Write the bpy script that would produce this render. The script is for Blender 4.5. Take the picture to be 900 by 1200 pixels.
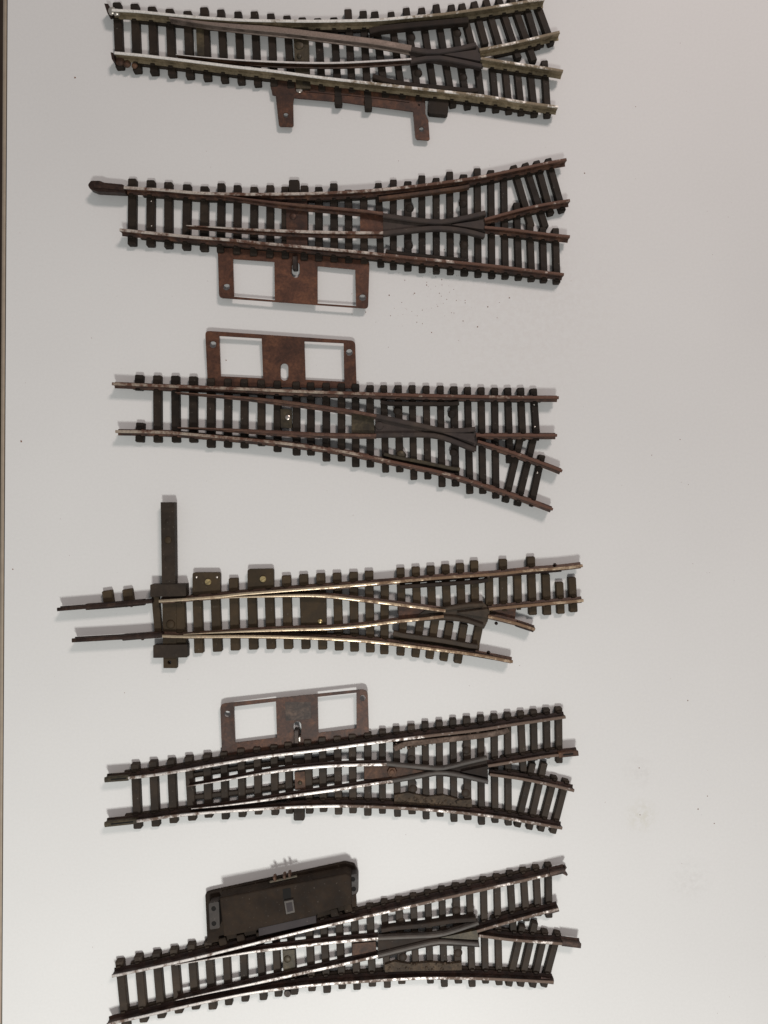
import bpy, math, random
from mathutils import Vector
from mathutils.geometry import tessellate_polygon
random.seed(7)
S = bpy.context.scene
for o in list(bpy.data.objects): bpy.data.objects.remove(o)
COL = S.collection
MM = 0.001
F, D = 752.0, 262.0            # focal length in photo pixels, camera height in mm (photo is 900 x 1200)

# ------------------------------------------------------------------ camera
cd = bpy.data.cameras.new('camera'); cam = bpy.data.objects.new('camera', cd); COL.objects.link(cam)
cam.location = (0, 0, D*MM); cam.rotation_euler = (0, 0, 0)
cd.sensor_fit = 'VERTICAL'; cd.sensor_height = 24.0; cd.lens = 24.0*F/1200.0
cd.clip_start = 0.01; cd.clip_end = 20
S.camera = cam
S.render.resolution_x = 768; S.render.resolution_y = 1024

# ------------------------------------------------------------------ world and lamps
w = bpy.data.worlds.new('World'); S.world = w; w.use_nodes = True
bg = w.node_tree.nodes['Background']; bg.inputs[0].default_value = (0.97, 0.985, 1.0, 1); bg.inputs[1].default_value = 0.20
def lamp(name, loc, power, color, size, size_y, aim):
    l = bpy.data.lights.new(name, 'AREA'); l.shape = 'RECTANGLE'; l.size = size; l.size_y = size_y
    l.energy = power; l.color = color
    o = bpy.data.objects.new(name, l); COL.objects.link(o); o.location = loc
    o.rotation_euler = (Vector(aim)-Vector(loc)).to_track_quat('-Z', 'Y').to_euler()
    return o
lamp('near_lamp', (0.03, -0.44, 0.61), 5.15, (0.985, 1.0, 0.965), 0.13, 0.09, (-0.31, -0.68, 0))
lamp('far_lamp', (0.50, 0.87, 0.95), 8.5, (1.0, 0.87, 0.825), 0.32, 0.18, (0.59, 0.16, 0))
S.view_settings.view_transform = 'Standard'; S.view_settings.look = 'None'
S.view_settings.exposure = 0.0; S.view_settings.gamma = 1.0

# ------------------------------------------------------------------ materials
def mat(name, build):
    m = bpy.data.materials.new(name); m.use_nodes = True
    nt = m.node_tree; build(nt, nt.nodes['Principled BSDF']); return m
def noise(nt, scale, detail=6, rough=0.6, vec=None, dist=0.0):
    n = nt.nodes.new('ShaderNodeTexNoise'); n.inputs['Scale'].default_value = scale
    n.inputs['Detail'].default_value = detail; n.inputs['Roughness'].default_value = rough
    n.inputs['Distortion'].default_value = dist
    if vec is None:
        g = nt.nodes.new('ShaderNodeNewGeometry'); vec = g.outputs['Position']
    nt.links.new(vec, n.inputs['Vector']); return n.outputs['Fac']
def ramp(nt, fac, stops):
    r = nt.nodes.new('ShaderNodeValToRGB'); e = r.color_ramp.elements
    while len(e) < len(stops): e.new(0.5)
    for k, (p, c) in enumerate(stops):
        e[k].position = p; e[k].color = (*c, 1) if len(c) == 3 else c
    nt.links.new(fac, r.inputs[0]); return r.outputs[0]
def mix(nt, fac, a, b, mode='MIX'):
    m = nt.nodes.new('ShaderNodeMix'); m.data_type = 'RGBA'; m.blend_type = mode
    for sock, v in ((m.inputs['Factor'], fac), (m.inputs['A'], a), (m.inputs['B'], b)):
        if hasattr(v, 'links'): nt.links.new(v, sock)
        else: sock.default_value = v if isinstance(v, (int, float)) else (*v, 1)
    return m.outputs['Result']
def bump(nt, b, h, strength, dist=0.0002):
    n = nt.nodes.new('ShaderNodeBump'); n.inputs['Strength'].default_value = strength
    n.inputs['Distance'].default_value = dist
    nt.links.new(h, n.inputs['Height']); nt.links.new(n.outputs[0], b.inputs['Normal'])
def objrand(nt):
    return nt.nodes.new('ShaderNodeObjectInfo').outputs['Random']
def spot(nt, x, y, r, soft):
    """soft round mask at a place on the table, in metres"""
    g = nt.nodes.new('ShaderNodeNewGeometry'); d = nt.nodes.new('ShaderNodeVectorMath'); d.operation = 'DISTANCE'
    nt.links.new(g.outputs['Position'], d.inputs[0]); d.inputs[1].default_value = (x, y, 0)
    m = nt.nodes.new('ShaderNodeMapRange'); m.inputs[1].default_value = r; m.inputs[2].default_value = r+soft
    m.inputs[3].default_value = 1; m.inputs[4].default_value = 0
    nt.links.new(d.outputs['Value'], m.inputs[0]); return m.outputs[0]
def mul(nt, a, b):
    m = nt.nodes.new('ShaderNodeMath'); m.operation = 'MULTIPLY'
    for s, v in ((m.inputs[0], a), (m.inputs[1], b)):
        if hasattr(v, 'links'): nt.links.new(v, s)
        else: s.default_value = v
    return m.outputs[0]

def b_table(nt, b):
    big = noise(nt, 9, 3, 0.5)
    c = ramp(nt, big, [(0.3, (0.70, 0.688, 0.674)), (0.7, (0.735, 0.723, 0.708))])
    fine = noise(nt, 900, 4, 0.7)
    c = mix(nt, 1.0, c, ramp(nt, fine, [(0.3, (0.96, 0.96, 0.96)), (0.7, (1, 1, 1))]), 'MULTIPLY')
    # faint dirty smudges right of the tracks
    for (x, y, r, s, k, col) in ((0.105, -0.124, 0.002, 0.006, 0.3, (0.52, 0.49, 0.36)), (0.104, -0.106, 0.001, 0.007, 0.2, (0.45, 0.42, 0.4)),
                            (0.125, -0.150, 0.001, 0.010, 0.18, (0.45, 0.42, 0.4)), (0.055, 0.085, 0.02, 0.03, 0.10, (0.5, 0.42, 0.38))):
        msk = mul(nt, mul(nt, spot(nt, x, y, r, s), k), ramp(nt, noise(nt, 380, 5, 0.7), [(0.42, (0, 0, 0)), (0.6, (1, 1, 1))]))
        c = mix(nt, msk, c, col)
    speck = ramp(nt, noise(nt, 620, 2, 0.5), [(0.76, (0, 0, 0)), (0.80, (1, 1, 1))])
    c = mix(nt, mul(nt, speck, 0.22), c, (0.3, 0.26, 0.23))
    nt.links.new(c, b.inputs['Base Color'])
    b.inputs['Roughness'].default_value = 0.5; b.inputs['Specular IOR Level'].default_value = 0.3
    bump(nt, b, noise(nt, 1600, 3, 0.6), 0.08, 0.0001)
M = {}
M['table'] = mat('white_laminate', b_table)
def flat(c, r=0.6, metal=0.0, var=0.25, sc=500, bs=0.25, rv=0.0):
    def f(nt, b):
        n = noise(nt, sc, 5, 0.65)
        lo = tuple(x*(1-var) for x in c); hi = tuple(min(1, x*(1+var)) for x in c)
        col = ramp(nt, n, [(0.3, lo), (0.7, hi)])
        nt.links.new(col, b.inputs['Base Color'])
        b.inputs['Roughness'].default_value = r; b.inputs['Metallic'].default_value = metal
        bump(nt, b, n, bs)
    return f
M['edge'] = mat('beige_edge_band', flat((0.36, 0.29, 0.22), 0.5, var=0.1, sc=200))
M['seam'] = mat('dark_seam', flat((0.025, 0.018, 0.014), 0.85))
M['black'] = mat('recess_shade', flat((0.006, 0.005, 0.004), 1.0))  # black colour in place of the shade inside recesses
M['floor'] = mat('brown_floor', flat((0.05, 0.03, 0.02), 0.8, sc=12))

def b_plastic(base, dust, rnd=0.35, dustamt=0.5, rough=0.6, spec=0.2):
    def f(nt, b):
        n = noise(nt, 350, 6, 0.7); n2 = noise(nt, 90, 4, 0.6)
        c = mix(nt, ramp(nt, n2, [(0.4, (0, 0, 0)), (0.75, (dustamt,)*3)]), base, dust)
        c = mix(nt, 1.0, c, ramp(nt, n, [(0.25, (0.7,)*3), (0.75, (1.25,)*3)]), 'MULTIPLY')
        c = mix(nt, 1.0, c, ramp(nt, objrand(nt), [(0, (1-rnd,)*3), (1, (1.0, 1.0, 1.0))]), 'MULTIPLY')
        sp = ramp(nt, noise(nt, 1100, 2, 0.5), [(0.70, (0, 0, 0)), (0.76, (1, 1, 1))])
        c = mix(nt, mul(nt, sp, 0.35), c, (0.22, 0.19, 0.16))
        nt.links.new(c, b.inputs['Base Color'])
        rr = ramp(nt, n, [(0.2, (rough-0.12,)*3), (0.8, (rough+0.2,)*3)])
        nt.links.new(rr, b.inputs['Roughness'])
        b.inputs['Specular IOR Level'].default_value = spec
        bump(nt, b, n, 0.35, 0.00015)
    return f
M['sleeper'] = mat('grubby_black_plastic', b_plastic((0.023, 0.0165, 0.012), (0.066, 0.044, 0.029)))
M['sleeper_pale'] = mat('grey_black_plastic', b_plastic((0.036, 0.026, 0.019), (0.088, 0.061, 0.042)))  # sleeper plastic in a paler tone
M['sleeper_brown'] = mat('brown_plastic', b_plastic((0.054, 0.037, 0.021), (0.10, 0.064, 0.031), 0.3))
M['frog'] = mat('dark_grey_plastic', b_plastic((0.048, 0.037, 0.034), (0.095, 0.068, 0.05), 0.1, 0.6, 0.6))
M['frog_dark'] = mat('black_plastic', b_plastic((0.024, 0.018, 0.015), (0.060, 0.040, 0.028), 0.1, 0.6, 0.62, 0.14))
M['frog_brown'] = mat('brown_grey_plastic', b_plastic((0.045, 0.033, 0.024), (0.095, 0.062, 0.036), 0.1, 0.6, 0.45))
M['wing'] = mat('pale_wing_plastic', b_plastic((0.075, 0.065, 0.058), (0.16, 0.135, 0.115), 0.1, 0.7, 0.5, 0.25))  # frog plastic in a paler grey tone
M['motor'] = mat('motor_black_plastic', b_plastic((0.020, 0.0135, 0.0095), (0.046, 0.030, 0.019), 0.05, 0.8, 0.68, 0.12))
M['motor_lip'] = mat('lip_grey_plastic', b_plastic((0.036, 0.029, 0.030), (0.065, 0.053, 0.052), 0.05, 0.5, 0.6))  # paler than the motor casing
M['motor_grey'] = mat('motor_grey_plastic', b_plastic((0.040, 0.034, 0.031), (0.10, 0.082, 0.07), 0.05, 0.5, 0.5))

def b_rust(c1, c2, c3, met=0.25, rough=0.55):
    def f(nt, b):
        g = nt.nodes.new('ShaderNodeNewGeometry'); cb = nt.nodes.new('ShaderNodeCombineXYZ')
        for k in range(3): nt.links.new(mul(nt, objrand(nt), 3.0+k*2), cb.inputs[k])
        vm = nt.nodes.new('ShaderNodeVectorMath'); vm.operation = 'ADD'
        nt.links.new(g.outputs['Position'], vm.inputs[0]); nt.links.new(cb.outputs[0], vm.inputs[1])
        n = noise(nt, 170, 8, 0.75, vm.outputs[0], 0.4); n2 = noise(nt, 900, 4, 0.7, vm.outputs[0])
        vb = noise(nt, 45, 3, 0.6, vm.outputs[0])
        c = ramp(nt, n, [(0.33, c1), (0.5, c2), (0.66, c3)])
        c = mix(nt, 1.0, c, ramp(nt, n2, [(0.3, (0.65,)*3), (0.7, (1.25,)*3)]), 'MULTIPLY')
        c = mix(nt, 1.0, c, ramp(nt, vb, [(0.35, (0.72,)*3), (0.65, (1.18,)*3)]), 'MULTIPLY')
        nt.links.new(c, b.inputs['Base Color']); b.inputs['Metallic'].default_value = met
        b.inputs['Roughness'].default_value = rough
        bump(nt, b, n2, 0.4, 0.0001)
    return f
M['plate'] = mat('rusty_steel', b_rust((0.046, 0.018, 0.010), (0.088, 0.034, 0.018), (0.145, 0.058, 0.028)))
M['plate_dark'] = mat('dark_rusty_steel', b_rust((0.028, 0.013, 0.009), (0.062, 0.026, 0.015), (0.125, 0.050, 0.024)))
M['copper'] = mat('rust_brown_foot', b_rust((0.030, 0.015, 0.009), (0.075, 0.034, 0.018), (0.14, 0.068, 0.035), 0.08, 0.7))
M['olive'] = mat('tarnished_brass', b_rust((0.026, 0.019, 0.011), (0.052, 0.039, 0.021), (0.10, 0.075, 0.040), 0.3, 0.55))
M['brass'] = mat('worn_brass', flat((0.50, 0.39, 0.20), 0.35, 0.8, 0.4))
M['crust'] = mat('dirty_rust_crust', b_rust((0.05, 0.030, 0.020), (0.11, 0.072, 0.052), (0.22, 0.16, 0.125), 0.05, 0.8))
M['crust_dark'] = mat('dark_dirty_crust', b_rust((0.028, 0.018, 0.011), (0.055, 0.036, 0.021), (0.12, 0.078, 0.045), 0.05, 0.8))
M['steel_dot'] = mat('bright_steel', flat((0.62, 0.56, 0.50), 0.3, 0.9))
M['dark_metal'] = mat('blackened_steel', b_rust((0.022, 0.017, 0.015), (0.045, 0.033, 0.028), (0.09, 0.06, 0.045), 0.5, 0.5))
M['joiner'] = mat('tarnished_joiner', b_rust((0.022, 0.013, 0.010), (0.045, 0.024, 0.018), (0.085, 0.048, 0.032), 0.5, 0.45))

def b_head(clean, dirt, lo, hi, rough=0.32, scale=240, x_bias=0.10, met=0.92):
    """rail head: polished metal broken by rust and dirt"""
    def f(nt, b):
        g = nt.nodes.new('ShaderNodeNewGeometry')
        n = noise(nt, scale, 6, 0.7); n2 = noise(nt, 1500, 3, 0.6); big = noise(nt, 28, 3, 0.6)
        s = nt.nodes.new('ShaderNodeMath'); s.operation = 'ADD'; nt.links.new(mul(nt, n, 0.6), s.inputs[0]); nt.links.new(mul(nt, big, 0.4), s.inputs[1])
        xs = nt.nodes.new('ShaderNodeSeparateXYZ'); nt.links.new(g.outputs['Position'], xs.inputs[0])
        mr = nt.nodes.new('ShaderNodeMapRange'); mr.inputs[1].default_value = -0.03; mr.inputs[2].default_value = 0.035; mr.inputs[3].default_value = 0; mr.inputs[4].default_value = x_bias  # pushes the blend from clean to dirt colour towards positive x
        nt.links.new(xs.outputs['X'], mr.inputs[0])
        s2 = nt.nodes.new('ShaderNodeMath'); s2.operation = 'ADD'; nt.links.new(s.outputs[0], s2.inputs[0]); nt.links.new(mr.outputs[0], s2.inputs[1])
        k = ramp(nt, s2.outputs[0], [(lo, (0, 0, 0)), (hi, (1, 1, 1))])
        c = mix(nt, k, clean, dirt)
        c = mix(nt, 1.0, c, ramp(nt, n2, [(0.3, (0.8,)*3), (0.7, (1.15,)*3)]), 'MULTIPLY')
        nt.links.new(c, b.inputs['Base Color'])
        nt.links.new(ramp(nt, k, [(0, (met,)*3), (1, (0.2,)*3)]), b.inputs['Metallic'])
        nt.links.new(ramp(nt, k, [(0, (rough,)*3), (1, (0.65,)*3)]), b.inputs['Roughness'])
        bump(nt, b, n, 0.25, 0.0001)
    return f
M['head1'] = mat('worn_nickel_head', b_head((0.86, 0.82, 0.76), (0.22, 0.17, 0.11), 0.55, 0.64, 0.3, 240, 0.14, 0.25))  # pale, barely metallic colour stands in for the head's bright reflection
M['head1b'] = mat('thin_bright_blade', b_head((0.80, 0.74, 0.70), (0.24, 0.17, 0.13), 0.56, 0.66, 0.3, 240, 0.02, 0.25))  # blade's white gleam is put into the base colour
M['side1'] = mat('dull_brass_side', b_rust((0.16, 0.12, 0.07), (0.27, 0.21, 0.13), (0.36, 0.29, 0.19), 0.45, 0.5))
M['head2'] = mat('speckled_rusty_head', b_head((0.62, 0.54, 0.47), (0.11, 0.05, 0.03), 0.47, 0.57, 0.35, 300, 0.11, 0.4))  # low metallic, bright reflection painted into the clean colour
M['head2r'] = mat('brown_rusty_head', b_head((0.20, 0.12, 0.085), (0.085, 0.038, 0.024), 0.42, 0.56))
M['side2'] = mat('rust_side', b_rust((0.020, 0.010, 0.007), (0.070, 0.029, 0.017), (0.17, 0.080, 0.045), 0.15, 0.65))
M['head3'] = mat('dull_rust_head', b_head((0.46, 0.38, 0.30), (0.11, 0.048, 0.029), 0.45, 0.56, 0.35, 240, 0.13, 0.4))
M['head4'] = mat('coppery_head', b_head((0.66, 0.52, 0.365), (0.19, 0.112, 0.062), 0.50, 0.64, 0.34, 240, 0.13))
M['side4'] = mat('brown_side', b_rust((0.035, 0.018, 0.012), (0.075, 0.038, 0.024), (0.13, 0.07, 0.045), 0.4, 0.5))
M['head5'] = mat('scratched_white_head', b_head((0.70, 0.64, 0.60), (0.13, 0.085, 0.062), 0.49, 0.58, 0.45, 420, 0.11))
M['side5'] = mat('dark_rust_side', b_rust((0.012, 0.006, 0.0045), (0.026, 0.012, 0.008), (0.055, 0.026, 0.017), 0.2, 0.6))
M['head_blade'] = mat('dull_brown_blade', b_head((0.30, 0.235, 0.20), (0.21, 0.155, 0.125), 0.40, 0.6, 0.42))
M['flake'] = mat('rust_flake', flat((0.24, 0.12, 0.08), 0.8))

# ------------------------------------------------------------------ geometry helpers (all in mm)
def P(px, py, z=0.0):
    """photo pixel -> point on the table plane raised by z mm"""
    k = (D-z)/F
    return Vector(((px-450)*k, -(py-600)*k, z))

class MB:
    def __init__(s): s.v = []; s.f = []; s.m = []
    def add(s, vs, fs, mi=0):
        n = len(s.v); s.v += [Vector(v) for v in vs]
        for f in fs:
            s.f.append([i+n for i in f]); s.m.append(mi)
    def rings(s, rs, mi=0, cap=True, mis=None):
        """loft a list of closed rings with equal counts"""
        n = len(rs[0]); vs = [p for r in rs for p in r]; base = len(s.v); s.v += [Vector(p) for p in vs]
        for a in range(len(rs)-1):
            for i in range(n):
                j = (i+1) % n
                s.f.append([base+a*n+i, base+a*n+j, base+(a+1)*n+j, base+(a+1)*n+i]); s.m.append(mis[i] if mis else mi)
        if cap:
            s.f.append([base+i for i in reversed(range(n))]); s.m.append(mi)
            s.f.append([base+(len(rs)-1)*n+i for i in range(n)]); s.m.append(mi)
    def box(s, c, ax, hx, hy, z0, z1, ch=0.15, mi=0):
        """box with chamfered top: centre c (2D), axis angle, half sizes"""
        ca, sa = math.cos(ax), math.sin(ax)
        def ring(ix, iy, z):
            k = min(ix, iy)*0.22
            pts = [(ix-k, iy), (-ix+k, iy), (-ix, iy-k), (-ix, -iy+k), (-ix+k, -iy), (ix-k, -iy), (ix, -iy+k), (ix, iy-k)]
            return [(c[0]+x*ca-y*sa, c[1]+x*sa+y*ca, z) for x, y in pts]
        s.rings([ring(hx, hy, z0), ring(hx, hy, z1-ch), ring(hx-ch, hy-ch, z1)], mi)
    def disc(s, c, r, z0, z1, n=16, ch=0.1, mi=0):
        def ring(rr, z): return [(c[0]+rr*math.cos(2*math.pi*i/n), c[1]+rr*math.sin(2*math.pi*i/n), z) for i in range(n)]
        s.rings([ring(r, z0), ring(r, z1-ch), ring(r-ch, z1)], mi)
    def dome(s, c, r, z0, h, n=18, mi=0):
        def ring(rr, z): return [(c[0]+rr*math.cos(2*math.pi*i/n), c[1]+rr*math.sin(2*math.pi*i/n), z) for i in range(n)]
        s.rings([ring(r*math.cos(t), z0+h*math.sin(t)) for t in (0, 0.35, 0.7, 1.05, 1.4)], mi)
    def prism(s, outer, holes, z0, z1, mi=0, zf=None):
        """flat plate with holes; outer/holes are 2D lists; zf adds a height that depends on the place"""
        loops = [[Vector((p[0], p[1], 0)) for p in outer]] + [[Vector((p[0], p[1], 0)) for p in h] for h in holes]
        flatv = [p for l in loops for p in l]; tri = tessellate_polygon(loops)
        dz = zf or (lambda p: 0.0)
        n = len(flatv); base = len(s.v)
        s.v += [Vector((p.x, p.y, z0+dz(p))) for p in flatv] + [Vector((p.x, p.y, z1+dz(p))) for p in flatv]
        for t in tri:
            a, b_, c = [flatv[i] for i in t]
            up = (b_-a).cross(c-a).z > 0
            t = list(t) if up else list(reversed(t))
            s.f.append([base+n+i for i in t]); s.m.append(mi)
            s.f.append([base+i for i in reversed(t)]); s.m.append(mi)
        k = 0
        for l in loops:
            m = len(l)
            for i in range(m):
                j = (i+1) % m
                s.f.append([base+k+i, base+k+j, base+n+k+j, base+n+k+i]); s.m.append(mi)
            k += m
    def build(s, name, mats, parent=None, smooth=False):
        if not isinstance(mats, (list, tuple)): mats = [mats]
        xs = [v.x for v in s.v]; ys = [v.y for v in s.v]; zs = [v.z for v in s.v]
        c = Vector(((min(xs)+max(xs))/2, (min(ys)+max(ys))/2, min(zs)))
        me = bpy.data.meshes.new(name)
        me.from_pydata([tuple((v-c)*MM) for v in s.v], [], s.f)
        for m in mats: me.materials.append(M[m])
        for i, p in enumerate(me.polygons): p.material_index = s.m[i]; p.use_smooth = smooth
        me.update()
        import bmesh
        b = bmesh.new(); b.from_mesh(me); bmesh.ops.recalc_face_normals(b, faces=b.faces); b.to_mesh(me); b.free()
        o = bpy.data.objects.new(name, me); COL.objects.link(o)
        off = Vector((0, 0, 0))
        if parent is not None:
            o.parent = parent
            p = parent
            while p is not None: off += p.location; p = p.parent
        o.location = c*MM - off
        return o

def catmull(pts, step=3.0):
    if len(pts) == 2:
        a, b = pts; n = max(2, int((b-a).length/6)+1)
        return [a.lerp(b, i/(n-1)) for i in range(n)]
    out = []
    q = [pts[0]*2-pts[1]] + pts + [pts[-1]*2-pts[-2]]
    for i in range(1, len(q)-2):
        p0, p1, p2, p3 = q[i-1], q[i], q[i+1], q[i+2]
        n = max(1, int((p2-p1).length/step))
        for k in range(n):
            t = k/n
            out.append(0.5*((2*p1)+(p2-p0)*t+(2*p0-5*p1+4*p2-p3)*t*t+(3*p1-p0-3*p2+p3)*t**3))
    out.append(q[-2]); return out

def frames(path):
    r = []
    for i, p in enumerate(path):
        a = path[max(0, i-1)]; b = path[min(len(path)-1, i+1)]
        d = (b-a); d.z = 0; d.normalize(); r.append((p, Vector((-d.y, d.x, 0))))
    return r

HZ = 5.55   # rail head height
def rail_profile(head=0.55, foot=1.25, z0=2.32, z1=HZ):
    h = z1-z0
    L = [(foot, z0), (foot, z0+0.32), (0.38*head/0.55, z0+0.62), (0.33*head/0.55, z1-0.98), (head, z1-0.68), (head, z1-0.2), (head*0.8, z1-0.06), (head*0.3, z1)]
    return L + [(-x, z) for x, z in reversed(L)]
def sweep(mb, path, prof, mis=None, taper=None, zoff=None):
    fr = frames(path); rs = []
    n = len(path); cum = [0]
    for i in range(1, n): cum.append(cum[-1]+(path[i]-path[i-1]).length)
    for i, (p, nrm) in enumerate(fr):
        t = taper(cum[i], cum[-1]) if taper else 1.0
        dz = zoff(cum[i], cum[-1]) if zoff else 0.0
        rs.append([(p.x+nrm.x*x*t, p.y+nrm.y*x*t, z+dz) for x, z in prof])
    mb.rings(rs, 0, True, mis)

def path_px(pts, z): return catmull([P(x, y, z) for x, y in pts])

def rail(pts, mats, parent, name='rail', head=0.58, foot=1.3, dz=0.0, tip=0.0, z0=2.32, zoff=None, label=None):
    path = path_px(pts, HZ+dz); prof = rail_profile(head, foot, z0+dz*0.0, HZ+dz)
    n = len(prof); mis = [1 if i in (5, 6, 7, 8, 9) else 0 for i in range(n)]
    mb = MB()
    tp = (lambda s, L: min(1.0, 0.28+0.72*s/tip)) if tip else None
    sweep(mb, path, prof, mis, tp, zoff)
    o = mb.build(name, mats, parent)
    if label: o['label'] = label
    return path

def bar_prof(hw, z0, z1, ch=0.25):
    return [(hw, z0), (hw, z1-ch), (hw-ch, z1), (-hw+ch, z1), (-hw, z1-ch), (-hw, z0)]

def cross_pts(A, B, path):
    """where segment A-B crosses a path (2D)"""
    res = []
    for i in range(len(path)-1):
        p, q = path[i], path[i+1]
        r = B-A; s = q-p
        den = r.x*s.y-r.y*s.x
        if abs(den) < 1e-9: continue
        t = ((p.x-A.x)*s.y-(p.y-A.y)*s.x)/den; u = ((p.x-A.x)*r.y-(p.y-A.y)*r.x)/den
        if -0.02 <= t <= 1.02 and 0 <= u < 1: res.append((t, math.atan2(s.y, s.x)))
    return res

SH = 2.3    # sleeper height
def sleeper(x0, y0, x1, y1, w, parent, material, paths, inward, skew=0.0):
    """one moulded sleeper from its upper end to its lower end (photo pixels), with the rail chairs that sit on it"""
    zt, zb = (2.0, 0.4) if inward == 'down' else (0.4, 2.0)
    A = P(x0, y0, zt); B = P(x1, y1, zb); A.z = B.z = 0
    d = B-A; L = d.length; d.normalize(); n = Vector((-d.y, d.x, 0)); hw = w*0.348/2
    c = (A+B)/2; ang = math.atan2(d.y, d.x)
    j = random.uniform(-0.15, 0.15)
    mb = MB()
    def ring(ix, iy, z):
        k = 0.35
        pts = [(ix-k, iy), (-ix+k, iy), (-ix, iy-k), (-ix, -iy+k), (-ix+k, -iy), (ix-k, -iy), (ix, -iy+k), (ix, iy-k)]
        return [c + d*px_ + n*py_ + Vector((0, 0, z)) for px_, py_ in pts]
    mb.rings([ring(L/2, hw, 0.02), ring(L/2-0.05, hw-0.05, SH-0.35+j*0.2), ring(L/2-0.32, hw-0.28, SH-j*0.1)])
    for path in paths:
        for t, a in cross_pts(A, B, path):
            q = A.lerp(B, t)
            na = a+math.pi/2
            for sgn in (-1, 1):
                cc = (q.x+math.cos(na)*sgn*1.45, q.y+math.sin(na)*sgn*1.45)
                mb.box(cc, a, hw*0.52, 0.42, SH-0.3, SH+0.75+random.uniform(-0.1, 0.1), 0.12)
    return mb.build('sleeper', material, parent)

def root(name, px, py, label, cat, group=None):
    o = bpy.data.objects.new(name, None); COL.objects.link(o)
    o.empty_display_size = 0.01
    p = P(px, py, 0); o.location = p*MM
    o['label'] = label; o['category'] = cat
    if group: o['group'] = group
    return o

def rrect(pts, r, n=4):
    """round the corners of a convex px polygon (2D mm points)"""
    out = []; m = len(pts)
    for i in range(m):
        p0, p, p1 = pts[i-1], pts[i], pts[(i+1) % m]
        a = p+(p0-p).normalized()*r; b = p+(p1-p).normalized()*r
        for k in range(n+1):
            t = k/n; out.append((a*(1-t)*(1-t)+p*2*t*(1-t)+b*t*t))
    return out
def pl(pts, z): return [P(x, y, z) for x, y in pts]
def circ(px, py, r, z, n=16):
    c = P(px, py, z); r *= 0.348
    return [Vector((c.x+r*math.cos(2*math.pi*i/n), c.y+r*math.sin(2*math.pi*i/n), z)) for i in range(n)]
def slot(px, y0, y1, w, z, n=8):
    r = w*0.348/2; a = P(px, y0, z); b = P(px, y1, z); out = []
    a.y -= r; b.y += r
    for i in range(n+1):
        t = math.pi*i/n; out.append(Vector((a.x+r*math.cos(t), a.y+r*math.sin(t), z)))
    for i in range(n+1):
        t = math.pi+math.pi*i/n; out.append(Vector((b.x+r*math.cos(t), b.y+r*math.sin(t), z)))
    return out
def lift(y_near, y_far, sgn, amt=1.2):
    a = P(0, y_near).y; b = P(0, y_far).y
    return lambda p: amt*max(0.0, min(1.4, (p.y-a)/(b-a)))
def plate(pts, parent, name, material, z0, z1, holes=(), r=0.0, zf=None, label=None):
    o = pl(pts, z1); o = rrect(o, r) if r else o
    mb = MB(); mb.prism(o, holes, z0, z1, 0, zf); ob = mb.build(name, material, parent)
    if label: ob['label'] = label
    return ob
def bar(pts, parent, name, material, hw, z0, z1, label=None, ch=0.25, mb=None):
    own = mb is None
    if own: mb = MB()
    sweep(mb, path_px(pts, z1), bar_prof(hw, z0, z1, ch))
    if own:
        ob = mb.build(name, material, parent)
        if label: ob['label'] = label
        return ob

def frog(parent, body, wings, nose, material, zt=5.0, wing_w=1.0, name='frog', nose_mat=None, wing_mat=None):
    """crossing casting: base block, two wing rails, pointed nose"""
    mb = MB(); mb.prism(pl(body, 3.5), [], SH+0.03, 3.5)
    o = mb.build(name, material, parent)
    for wg in wings: bar(wg, o, 'wing_rail', wing_mat or material, wing_w, 3.2, zt, ch=0.35)
    mb = MB()
    a, b_, c = pl(nose, zt-0.25)
    mb.prism([a, b_, c], [], 3.2, zt-0.25); mb.build('nose', nose_mat or material, o)
    return o
def bead(parent, px, py, r, z0, h, material, name='knob'):
    mb = MB(); mb.dome(P(px, py, z0+h), r*0.348, z0, h); return mb.build(name, material, parent, True)
def screw(parent, px, py, r, z0, material='steel_dot', ang=0.8):
    mb = MB(); c = P(px, py, z0+0.6); rr = r*0.348
    n = 18
    mb.disc(c, rr, z0, z0+0.35, n, 0.05)
    for s in (-1, 1):        # two half-moons leave the slot open
        pts = [Vector((c.x+rr*0.92*math.cos(ang+s*(0.22+(math.pi-0.44)*i/8)), c.y+rr*0.92*math.sin(ang+s*(0.22+(math.pi-0.44)*i/8)), 0)) for i in range(9)]
        mb.prism(pts, [], z0+0.34, z0+0.7)
    return mb.build('screw', material, parent)
def joiner(pts, parent, material='joiner', hw=1.25, z0=2.0, z1=4.3, dz=0):
    return bar(pts, parent, 'rail_joiner', material, hw, z0+dz, z1+dz, ch=0.5)
def webs(parent, paths, material, hw=1.15, cut=4.0):
    mb = MB()
    for p in paths:
        q = [v.copy() for v in p]
        L = sum((q[i+1]-q[i]).length for i in range(len(q)-1))
        # trim both ends so the web stays between the first and last sleeper
        s = 0; keep = []
        for i, v in enumerate(q):
            if i: s += (q[i]-q[i-1]).length
            if cut <= s <= L-cut: keep.append(v)
        if len(keep) > 2: sweep(mb, keep, bar_prof(hw, 0.15, 1.55, 0.2))
    return mb.build('sleeper_web', material, parent)

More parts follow.
